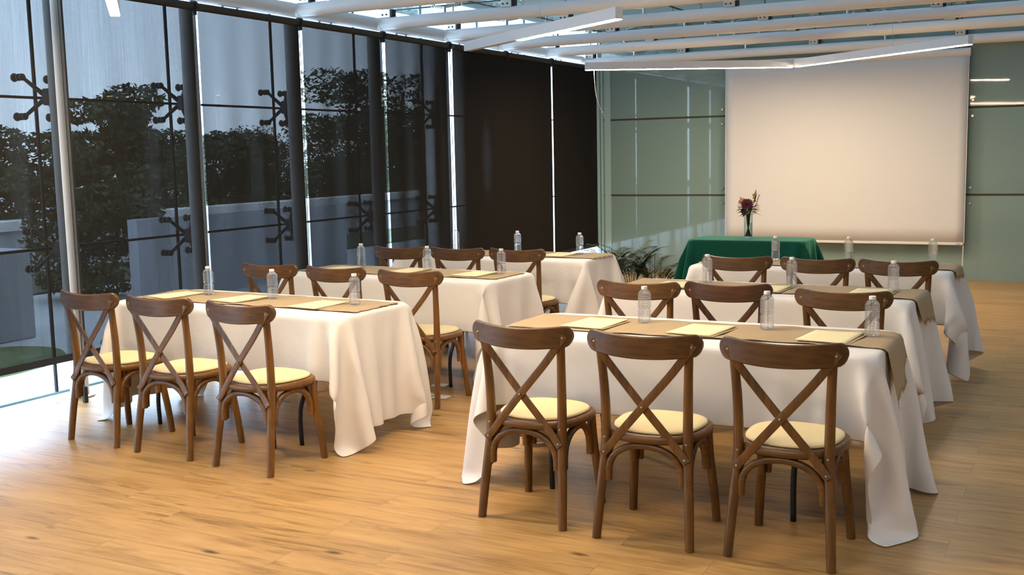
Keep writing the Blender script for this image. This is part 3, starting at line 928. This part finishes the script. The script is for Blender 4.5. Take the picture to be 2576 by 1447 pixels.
def table(key, cx, cy, rz, hx, hy, lab, name='folding_table'):
    t = thing(name, lab, 'table', (cx, cy, 0), rz, 'folding tables under cloths')
    b = bmesh.new()
    ol = rrect(2 * hx - 0.05, 2 * hy - 0.05, 0.065, 5)
    rr = []
    for z, f in ((0.700, -0.012), (0.705, 0.0), (0.732, 0.0), (0.744, -0.012)):
        rr.append([b.verts.new((x * (1 + f / hx), y * (1 + f / hy), z)) for x, y in ol])
    k = len(ol)
    for A, B in zip(rr, rr[1:]):
        for i in range(k): b.faces.new((A[i], A[(i + 1) % k], B[(i + 1) % k], B[i]))
    b.faces.new(rr[0][::-1]); b.faces.new(rr[-1])
    angle_smooth(obj_from('tabletop', b, M['tabletop'], t), 40)
    lx = hx - 0.34
    for s in (-1, 1):
        for u in (-1, 1):
            b = bmesh.new()
            P = smooth_path([(s * lx, u * (hy - 0.05), 0.0), (s * lx, u * (hy - 0.05), 0.20), (s * lx, u * (hy - 0.12), 0.34), (s * lx, u * (hy - 0.14), 0.50), (s * lx, u * (hy - 0.14), 0.704)], 4)
            sweep(b, P, circ(0.013, 10), up=(1, 0, 0))
            lg = obj_from('leg', b, M['leg'], t, smooth=True)
        b = bmesh.new()
        rod(b, (s * lx, -(hy - 0.14), 0.50), (s * lx, hy - 0.14, 0.50), 0.011, 8)
        obj_from('cross_bar', b, M['leg'], t)
        b = bmesh.new()
        rod(b, (s * lx, 0, 0.50), (s * (lx - 0.42), 0, 0.704), 0.009, 8)
        obj_from('brace', b, M['leg'], t)
    return t

TB = {'LF': (-4.36, 5.065, -0.045, 0.905, 0.35), 'LM': (-4.36, 6.71, -0.04, 0.905, 0.35), 'LB': (-4.33, 8.21, -0.01, 0.905, 0.35),
      'RF': (-1.60, 4.895, 0.0, 0.915, 0.370), 'RM': (-1.67, 6.545, -0.04, 0.915, 0.345), 'RB': (-1.62, 8.075, -0.01, 0.915, 0.35)}
OV = {'LF': (0.63, 0.62, 0.335, 0.335), 'LM': (0.62, 0.62, 0.335, 0.335), 'LB': (0.62, 0.62, 0.34, 0.33),
      'RF': (0.63, 0.68, 0.335, 0.335), 'RM': (0.62, 0.64, 0.335, 0.335), 'RB': (0.62, 0.60, 0.34, 0.33)}
RUNOV = {'LF': (0.0, -0.01, -0.01), 'LM': (0.0, -0.02, -0.02), 'LB': (0.0, 0.012, 0.03), 'RF': (0.0, 0.26, 0.12), 'RM': (0.0, 0.14, 0.18), 'RB': (0.0, 0.07, 0.09)}
for q, (key, (cx, cy, rz, hx, hy)) in enumerate(TB.items()):
    table(key, cx, cy, rz, hx, hy, 'white folding table with black legs hidden under cloth, %s' % ROW[key])
    st_ = []
    for (x, y, a, tone) in CH[key]:
        dx_, dy_ = x - cx, y - cy
        st_.append((dx_ * math.cos(rz) + dy_ * math.sin(rz), -dx_ * math.sin(rz) + dy_ * math.cos(rz), math.radians(a) - rz))
    # the row behind stands close to the far side of this cloth
    P = drape(hx, hy, 0.745, OV[key], 11 + q, seats=st_, s=0.034 if key in ('LF', 'RF') else 0.044)
    o = obj_from('tablecloth', grid_mesh(P), M['cloth'], None, smooth=True, loc=(cx, cy, 0))
    o.rotation_euler = (0, 0, rz)
    tag(o, 'white cloth draped over the %s' % ROW[key], 'tablecloth', 'white tablecloths')
    sd = o.modifiers.new('thickness', 'SOLIDIFY'); sd.thickness = 0.002; sd.offset = 1
    sb = o.modifiers.new('smooth', 'SUBSURF'); sb.levels = 1; sb.render_levels = 1; sb.boundary_smooth = 'PRESERVE_CORNERS'
    # burlap runner along the table, fringed ends, hanging over the outer end on some tables
    rng = np.random.default_rng(40 + q)
    ovl, ovf, ovb = RUNOV[key]
    nx, ny = 90, 15
    w = 0.43
    R = np.zeros((nx, ny, 3))
    yc0 = 0.03
    ph = rng.uniform(0, 6, 6)
    for j in range(ny):
        v = j / (ny - 1)
        ovr = ovf * (1 - v) + ovb * v + 0.008 * math.sin(j * 2.1 + q)
        x0, x1 = -hx + 0.035, hx - 0.012
        L = (x1 - x0) + ovr
        for i in range(nx):
            sdist = L * i / (nx - 1)
            x = x0 + sdist
            wr = 0.0022 * math.sin(9 * x + 3 * v + ph[0]) + 0.0018 * math.sin(23 * x - 5 * v + ph[1])
            y = yc0 + (v - 0.5) * w * (1 - 0.03 * math.sin(3 * x + ph[2])) + 0.006 * math.sin(4 * x + ph[3])
            z = 0.7545 + abs(wr) * (1.5 if key == 'RF' and x > 0.1 else 1.0)
            if x > x1:
                r = 0.028; th = min((x - x1) / r, PI / 2)
                ex = max(0.0, (x - x1) - r * PI / 2)
                fl = 0.24 * ex + 0.012 * ex / 0.2 * math.sin(v * 9 + ph[4])
                xx = x1 + r * math.sin(th) + fl + 0.004
                z = 0.7545 - r * (1 - math.cos(th)) - ex
                x = xx
            R[i, j] = (x, y, z)
    rb = grid_mesh(R)
    # loose threads at both ends
    for j in range(0, ny * 3):
        v = rng.uniform(0, 1); jj = v * (ny - 1); j0 = int(min(jj, ny - 2)); fr = jj - j0
        for i0, i1 in ((0, 1), (nx - 1, nx - 2)):
            a = Vector(R[i0, j0] * (1 - fr) + R[i0, j0 + 1] * fr); bq = Vector(R[i1, j0] * (1 - fr) + R[i1, j0 + 1] * fr)
            d = (a - bq).normalized()
            p2 = a + d * rng.uniform(0.006, 0.022) + Vector((0, rng.uniform(-0.006, 0.006), 0))
            n1 = Vector((0, 0.0009, 0))
            f = [rb.verts.new(a - n1), rb.verts.new(a + n1), rb.verts.new(p2)]
            rb.faces.new(f)
    o = obj_from('table_runner', rb, M['burlap'], None, smooth=True, loc=(cx, cy, 0))
    o.rotation_euler = (0, 0, rz)
    tag(o, 'beige burlap runner along the %s' % ROW[key], 'table runner', 'burlap table runners')
    sd = o.modifiers.new('thickness', 'SOLIDIFY'); sd.thickness = 0.0012; sd.offset = 1

# ------------------------------------------------------------------ papers on the runners
def make_paper():
    t = thing('paper_sheet', '', 'paper', (0, 0, 0), 0, 'cream papers laid at the seats')
    b = bmesh.new()
    nx, ny = 8, 8
    P = np.zeros((nx, ny, 3))
    for i in range(nx):
        for j in range(ny):
            u, v = i / 7 - 0.5, j / 7 - 0.5
            P[i, j] = (0.225 * u, 0.295 * v, 0.0022 + 0.006 * (max(0, u + v) ** 2))
    o = obj_from('top_sheet', grid_mesh(P), M['paper'], t, smooth=True)
    s = o.modifiers.new('thickness', 'SOLIDIFY'); s.thickness = 0.0012; s.offset = 1
    o = obj_from('kraft_backing', bbox(-0.100, 0.128, -0.152, 0.128, 0.0, 0.0014), M['kraft'], t)
    return t
PAP = {'RF': [(-2.08, 4.90, -6), (-1.53, 4.88, -8), (-0.94, 4.895, -6)],
       'LF': [(-5.03, 5.08, -14), (-4.49, 5.07, -12), (-3.86, 5.01, -8)],
       'LM': [(-4.97, 6.72, -8), (-4.36, 6.74, -10), (-3.77, 6.70, -8)],
       'LB': [(-4.90, 8.22, -4), (-4.28, 8.22, -6), (-3.80, 8.20, -8)],
       'RM': [(-2.22, 6.53, -5), (-1.63, 6.50, -4), (-1.02, 6.52, -3)],
       'RB': [(-2.15, 8.08, 0), (-1.58, 8.08, -4), (-1.00, 8.08, -4)]}
pap0 = make_paper(); first = True
for key, lst in PAP.items():
    for i, (x, y, a) in enumerate(lst):
        c = pap0 if first else copy_tree(pap0)
        first = False
        c.location = (x, y, 0.7600 if key != 'RF' else 0.7615); c.rotation_euler = (0, 0, math.radians(a))
        c['label'] = 'cream paper %s on the %s' % (WIN[i], ROW[key])

# ------------------------------------------------------------------ water bottles
def make_bottle():
    t = thing('water_bottle', '', 'bottle', (0, 0, 0), 0, 'clear water bottles on the tables')
    prof = [(0.020, 0.004), (0.026, 0.0), (0.0305, 0.003), (0.032, 0.010)]
    # lower body with gentle facets, waist, ribs, shoulder, neck
    for k in range(3):
        z = 0.014 + k * 0.014
        prof += [(0.0322, z), (0.0310, z + 0.005), (0.0322, z + 0.010)]
    prof += [(0.0318, 0.057), (0.0290, 0.064), (0.0285, 0.070), (0.0300, 0.076)]
    for k in range(6):
        z = 0.078 + k * 0.0098
        prof += [(0.0318, z), (0.0328, z + 0.003), (0.0322, z + 0.0055), (0.0300, z + 0.0070), (0.0300, z + 0.0082)]
    prof += [(0.0322, 0.137), (0.0316, 0.143), (0.0270, 0.152), (0.0195, 0.160), (0.0132, 0.1655), (0.0125, 0.168)]
    b = bmesh.new(); lathe(b, prof, 24)
    angle_smooth(obj_from('bottle_body', b, M['bottle'], t), 75)
    b = bmesh.new(); lathe(b, [(0.0152, 0.1655), (0.0154, 0.176), (0.0146, 0.1795)], 20)
    angle_smooth(obj_from('cap', b, M['cap'], t), 40)
    return t
BOT = {'RF': [(-1.87, 5.03), (-1.26, 5.03), (-0.78, 5.00)], 'RM': [(-2.07, 6.72), (-1.52, 6.67), (-0.915, 6.60)],
       'RB': [(-2.01, 8.27), (-1.475, 8.32), (-0.88, 8.26)], 'LF': [(-4.84, 5.17), (-4.31, 5.15), (-3.66, 5.09)],
       'LM': [(-4.90, 6.92), (-4.25, 6.84), (-3.59, 6.77)], 'LB': [(-4.94, 8.45), (-4.29, 8.40), (-3.66, 8.31)]}
bot0 = make_bottle(); first = True
for key, lst in BOT.items():
    for i, (x, y) in enumerate(lst):
        c = bot0 if first else copy_tree(bot0)
        first = False
        c.location = (x, y, 0.7595); c.rotation_euler = (0, 0, random.uniform(0, 6))
        c['label'] = 'clear water bottle %s on the %s' % (WIN[i], ROW[key])

# ------------------------------------------------------------------ green head table
table('G', -2.74, 10.31, 0.0, 0.56, 0.26, 'folding table hidden under the green cloth before the screen')
P = drape(0.56, 0.26, 0.745, (0.46, 0.42, 0.60, 0.36), 77, s=0.040)
o = obj_from('tablecloth', grid_mesh(P), M['green'], None, smooth=True, loc=(-2.74, 10.31, 0))
tag(o, 'dark green cloth draped over the small table before the screen', 'tablecloth')
sd = o.modifiers.new('thickness', 'SOLIDIFY'); sd.thickness = 0.002; sd.offset = 1
sb = o.modifiers.new('smooth', 'SUBSURF'); sb.levels = 1; sb.render_levels = 1; sb.boundary_smooth = 'PRESERVE_CORNERS'

vx, vy, vz = -2.77, 10.31, 0.7515
va = thing('glass_vase', 'clear cylindrical glass vase on the green table', 'vase', (vx, vy, vz))
b = bmesh.new(); lathe(b, [(0.036, 0.0), (0.040, 0.003), (0.040, 0.235), (0.037, 0.235), (0.037, 0.012), (0.0, 0.012)][:5], 28, cap_top=True)
angle_smooth(obj_from('glass', b, M['vase'], va), 50)
b = bmesh.new(); lathe(b, [(0.0365, 0.0125), (0.0365, 0.150)], 28)
angle_smooth(obj_from('water', b, M['water'], va), 50)
fl = thing('flower_bouquet', 'bouquet with a dark red gerbera standing in the glass vase', 'flowers', (vx, vy, vz))
random.seed(5)
for k in range(13):
    a = 2 * PI * k / 13
    b = bmesh.new()
    sweep(b, smooth_path([(0.026 * math.cos(a + 2.6), 0.026 * math.sin(a + 2.6), 0.018), (0.005 * math.cos(a), 0.005 * math.sin(a), 0.12), (0.020 * math.cos(a), 0.020 * math.sin(a), 0.24), (0.04 * math.cos(a), 0.03 * math.sin(a), 0.30)], 5), circ(0.0036, 6), up=(1, 0, 0))
    obj_from('stem', b, M['stem'], fl, smooth=True)
def petals(b, c, r, n, tilt, wid, nrm):
    nrm = Vector(nrm).normalized()
    q = nrm.to_track_quat('Z', 'Y')
    for k in range(n):
        a = 2 * PI * k / n + random.uniform(-.05, .05)
        d = Vector((math.cos(a), math.sin(a), 0)); s = Vector((-math.sin(a), math.cos(a), 0))
        pts = [(0.15, 0.3, 0), (0.6, 1.0, tilt * 0.6), (0.92, 0.7, tilt), (1.0, 0.15, tilt)]
        L = []; Rr = []
        for f, ww, z in pts:
            base = d * r * f + Vector((0, 0, z * r))
            L.append(b.verts.new(Vector(c) + q @ (base - s * wid * ww))); Rr.append(b.verts.new(Vector(c) + q @ (base + s * wid * ww)))
        for i in range(3):
            b.faces.new((L[i], L[i + 1], Rr[i + 1], Rr[i]))
b = bmesh.new()
gc = Vector((0.003, -0.05, 0.325))
nv = (0.15, -0.9, 0.35)
petals(b, gc, 0.060, 18, 0.10, 0.010, nv); petals(b, gc + Vector((0, -0.004, 0.002)), 0.046, 15, 0.18, 0.009, nv); petals(b, gc + Vector((0, -0.008, 0.003)), 0.030, 12, 0.3, 0.007, nv)
g = obj_from('gerbera', b, M['red'], fl)
b = bmesh.new(); ball(b, gc + Vector((0.001, -0.012, 0.005)), 0.012, 12, (1, 0.6, 1)); obj_from('flower_heart', b, M['redc'], g, smooth=True)
b = bmesh.new()
petals(b, (-0.03, -0.035, 0.262), 0.032, 12, 0.5, 0.008, (-0.5, -0.7, -0.2))
obj_from('small_red_flower', b, M['red'], fl)
b = bmesh.new()
for rr_, tl in ((0.040, 0.5), (0.032, 0.9), (0.022, 1.2)):
    petals(b, (-0.052, -0.01, 0.345), rr_, 8, tl, 0.012, (-0.35, -0.5, 0.6))
ball(b, (-0.052, -0.01, 0.345), 0.022, 10)
obj_from('peach_rose', b, M['peach'], fl)
b = bmesh.new()
for k in range(34):
    z = random.uniform(0, 1)
    ball(b, (0.052 + random.uniform(-.024, .024) * (1.1 - z), random.uniform(-.02, .02), 0.345 + 0.075 * z), random.uniform(0.005, 0.009), 6)
obj_from('yellow_spray', b, M['yellow'], fl)
def leafblade(b, p, d, L, w, up=(0, 0, 1), bend=0.2, n=5):
    p = Vector(p); d = Vector(d).normalized(); s = d.cross(Vector(up))
    if s.length < 1e-3: s = Vector((1, 0, 0))
    s.normalize(); u = s.cross(d)
    prev = None
    for i in range(n + 1):
        t = i / n
        c = p + d * (L * t) - Vector((0, 0, 1)) * (bend * L * t * t)
        ww = w * math.sin(PI * (0.08 + 0.92 * t)) * 0.5 + 1e-4
        a, e, m_ = b.verts.new(c - s * ww + u * ww * 0.25), b.verts.new(c + s * ww + u * ww * 0.25), b.verts.new(c)
        if prev:
            b.faces.new((prev[0], a, m_, prev[2])); b.faces.new((prev[2], m_, e, prev[1]))
        prev = (a, e, m_)
b = bmesh.new()
for k in range(70):
    a = random.uniform(0, 2 * PI)
    leafblade(b, (0.03 * math.cos(a), 0.03 * math.sin(a), random.uniform(0.23, 0.31)), (math.cos(a), math.sin(a), random.uniform(-0.1, 0.9)), random.uniform(0.06, 0.11), random.uniform(0.020, 0.032), bend=0.3)
obj_from('leaves', b, M['fleaf'], fl)
b = bmesh.new()
leafblade(b, (0.05, 0, 0.33), (0.28, 0, 1), 0.12, 0.014, (0, 1, 0), 0.0)
for k in range(6):
    leafblade(b, (0.06 + 0.006 * k, 0, 0.30 + 0.02 * k), (0.7, 0, 0.7), 0.035, 0.007, (0, 1, 0), 0.0)
leafblade(b, (0.055, 0, 0.40), (0.30, 0, 1), 0.075, 0.010, (0, 1, 0), 0.0)
obj_from('feathery_sprig', b, M['bark'], fl)
b = bmesh.new()
for k in range(7):
    leafblade(b, (-0.055 - random.uniform(0, .02), -0.02, 0.275 + random.uniform(0, .04)), (-1, -0.3, random.uniform(-.2, 1)), 0.035, 0.016, bend=0.3)
for x, z in ((-0.083, 0.385), (-0.074, 0.392), (-0.098, 0.30)):
    leafblade(b, (x + 0.01, 0, z - 0.02), (-0.4, 0, 1), 0.035, 0.012, (0, 1, 0), 0.0)
obj_from('cream_foliage', b, M['cream_leaf'], fl)

# ------------------------------------------------------------------ palms on the floor beside the green table
def palm(x, y, label, seed, nf=17, hgt=0.70):
    random.seed(seed)
    t = thing('potted_palm', label, 'plant', (x, y, 0), 0, 'small palms beside the green table')
    b = bmesh.new(); lathe(b, [(0.085, 0.0), (0.11, 0.17), (0.115, 0.18), (0.105, 0.18), (0.1, 0.15)], 20)
    angle_smooth(obj_from('pot', b, M['pot'], t), 50)
    for k in range(nf):
        a = 2 * PI * (k + random.uniform(-.3, .3)) / nf * 1.0 + seed
        L = hgt * random.uniform(0.75, 1.15)
        el = random.uniform(0.85, 1.42)
        b = bmesh.new()
        p0 = Vector((0.03 * math.cos(a), 0.03 * math.sin(a), 0.15))
        P = []
        for i in range(12):
            tt = i / 11
            r = L * math.cos(el) * tt + 0.16 * L * tt ** 2.2
            z = L * math.sin(el) * tt - 0.33 * L * tt ** 2.6
            P.append(p0 + Vector((r * math.cos(a), r * math.sin(a), max(z, -0.12))))
        sweep(b, P, circ(0.003, 5), up=(math.sin(a), -math.cos(a), 0.01), scale=lambda q: 1.2 - 0.8 * q)
        for i in range(3, 12):
            for h in (0, 0.5):
                if i + h > 11: continue
                c = P[i] if h == 0 else (P[i] + P[min(i + 1, 11)]) / 2
                tan = (P[min(i + 1, 11)] - P[i - 1]).normalized()
                sd_ = tan.cross(Vector((0, 0, 1))).normalized()
                tt = (i + h) / 11
                ll = 0.20 * (1 - 0.55 * tt) * random.uniform(0.85, 1.15)
                for s in (-1, 1):
                    leafblade(b, c, tan * (0.75 + 0.5 * tt) + sd_ * s + Vector((0, 0, 0.15)), ll, 0.013, bend=0.30, n=4)
        obj_from('frond', b, M['leaf'], t, smooth=False)
palm(-4.36, 10.66, 'small dark palm beside the back table of the window row', 3)
palm(-4.06, 10.52, 'small dark palm in the middle of the row of palms', 4, 19, 0.74)
palm(-3.84, 10.66, 'small dark palm touching the green cloth', 9, 16, 0.66)
palm(-4.62, 10.45, 'small dark palm nearest the windows behind the back table', 15, 11, 0.56)

# white cards on the floor below the middle table
for (x, y, a, lb_) in ((-3.90, 6.40, 10, 'white card on the floor behind the rear leg of a chair'), (-3.83, 6.10, -15, 'cream card on the floor next to the white tablecloth end'), (-3.70, 6.08, 5, 'white card on the floor against a chair leg')):
    o = obj_from('floor_card', bbox(-0.055, 0.055, -0.045, 0.045, 0.0, 0.006, 0.002), M['cap'] if 'cream' not in lb_ else M['paper'], None, loc=(x, y, 0.0005))
    o.rotation_euler = (0, 0, math.radians(a))
    tag(o, lb_, 'card', 'cards on the floor')

# ------------------------------------------------------------------ outside, seen through the shades
g = struct(obj_from('ground', bbox(-60, -6.36, -25, 70, -0.16, -0.04), M['patio']))
def disc(name, x, y, rx, ry, z, m, label):
    b = bmesh.new(); lathe(b, [(1.0, 0.0), (0.985, 0.02)], 48)
    bmesh.ops.scale(b, vec=(rx, ry, 1), verts=b.verts[:])
    o = obj_from(name, b, m, None, loc=(x, y, z))
    o['label'] = label; o['category'] = 'lawn'; o['kind'] = 'stuff'
    return o
disc('grass_patch', -8.1, 5.6, 0.75, 1.0, -0.04, M['grass'], 'small round patch of grass outside the nearest window')
disc('grass_patch', -7.7, 7.6, 0.4, 0.7, -0.04, M['grass'], 'long patch of grass outside beyond the first column')
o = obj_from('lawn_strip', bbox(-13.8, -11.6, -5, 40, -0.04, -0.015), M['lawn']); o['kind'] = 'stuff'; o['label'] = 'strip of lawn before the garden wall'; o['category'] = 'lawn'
gw = thing('garden_wall', 'low white garden wall outside behind the lawn', 'wall', (-14.2, 0, -0.04), 0, None, 'thing')
obj_from('wall_body', bbox(-0.2, 0.1, -6, 30, 0, 0.66), M['gwall'], gw)
obj_from('coping', bbox(-0.35, 0.18, -6, 30, 0.66, 0.80), M['column'], gw)
for (x, y, w, h, lb_) in ((-9.2, 6.55, 0.9, 0.85, 'pale concrete planter box outside the nearest shade'),):
    o = obj_from('planter_box', bbox(-0.45, 0.45, -w / 2, w / 2, 0, h, 0.01), M['gwall'], None, loc=(x, y, -0.04))
    tag(o, lb_, 'planter')
pw = obj_from('pale_screen_wall', bbox(-9.6, -9.45, 9.0, 13.0, -0.04, 0.95), M['gwall'])
tag(pw, 'pale low wall outside beyond the second column', 'wall', None, 'thing')
bw = obj_from('neighbouring_building', bbox(-9.6, -9.3, 15.4, 30, -0.04, 4.2), M['column'])
tag(bw, 'bright white building glimpsed through the gaps between far shades', 'building', None, 'thing')

def tree(x, y, top, rad, label, seed, base=0.35, n=2600, name='tree', trunk=True, ls=0.11):
    rs = np.random.default_rng(seed)
    t = thing(name, label, 'tree', (x, y, -0.04), 0, 'trees beyond the windows')
    if trunk:
        b = bmesh.new()
        sweep(b, smooth_path([(0, 0, 0), (0.05, 0.04, top * 0.35), (-0.03, 0.02, top * 0.75)], 4), circ(0.07, 8), up=(1, 0, 0), scale=lambda q: 1.2 - 0.7 * q)
        obj_from('trunk', b, M['bark'], t, smooth=True)
    cl = []
    for k in range(22):
        a = rs.uniform(0, 2 * PI); f = rs.uniform(0.15, 1.0)
        zz = rs.uniform(base, 1.0)
        rr_ = rad * math.sqrt(max(0.05, 1 - ((zz - 0.62) / 0.55) ** 2)) * f
        cl.append((rr_ * math.cos(a), rr_ * math.sin(a), top * zz * 0.92, rad * rs.uniform(0.28, 0.50)))
    cl += [(0, 0, top * 0.6, rad * 0.6), (0, 0, top * 0.3, rad * 0.9), (rad * 0.5, 0, top * 0.2, rad * 0.7), (-rad * 0.5, 0, top * 0.2, rad * 0.7)]
    n = int(n * 3.4); ls *= 0.62
    nrm = lambda v: v / np.linalg.norm(v, axis=1, keepdims=True)
    C = np.array(cl)[rs.integers(0, len(cl), n)]
    d = nrm(rs.normal(size=(n, 3)))
    p = C[:, :3] + d * (C[:, 3] * rs.uniform(0.35, 1.0, n) ** 0.5)[:, None] * np.array([1.15, 1.15, 0.55])
    p[:, 2] = np.maximum(p[:, 2], 0.05)
    u = nrm(rs.normal(size=(n, 3)) * np.array([1, 1, 0.6]))
    w = nrm(np.cross(u, rs.normal(size=(n, 3))))
    s_ = (ls * rs.uniform(0.6, 1.3, n))[:, None]
    V = np.stack([p - u * s_, p + w * s_ * 0.45, p + u * s_, p - w * s_ * 0.45], 1).reshape(-1, 3)
    vs = V.tolist()
    fs = [(4 * i, 4 * i + 1, 4 * i + 2, 4 * i + 3) for i in range(n)]
    me = bpy.data.meshes.new('foliage'); me.from_pydata(vs, [], fs); me.materials.append(M['tree'])
    fo = bpy.data.objects.new('foliage', me); COL.objects.link(fo); fo.parent = t
    return t
tree(-16.5, 12.4, 2.7, 1.2, 'tree at the far left edge of the view outside', 1, base=0.05, n=3400)
tree(-16.5, 15.3, 3.3, 1.25, 'tree outside with one high branch in the second shade', 2, base=0.08, n=3600)
tree(-24.0, 23.9, 2.9, 1.9, 'round tree outside behind the second column', 3, base=0.02, n=3600)
tree(-17.0, 19.4, 2.25, 1.5, 'broad low tree outside in the third shade', 4, base=0.02, n=3600)
tree(-27.5, 33.5, 3.0, 2.4, 'broad tree outside seen left of the third gap', 5, base=0.02, n=3600)
tree(-17.0, 23.6, 3.0, 1.7, 'tall tree outside at the fourth column', 6, base=0.05, n=4000)
tree(-20.5, 30.4, 4.6, 2.4, 'leafy tree outside at the edge of the white building', 12, base=0.05, n=4000, ls=0.15)
tree(-19.0, 36.5, 6.6, 3.2, 'tallest tree outside behind the fifth shade', 8, base=0.05, n=4600, ls=0.17)
tree(-10.6, 9.3, 1.95, 0.75, 'dark shrub outside in the second shade', 7, base=0.05, n=3000, name='shrub', trunk=False, ls=0.07)
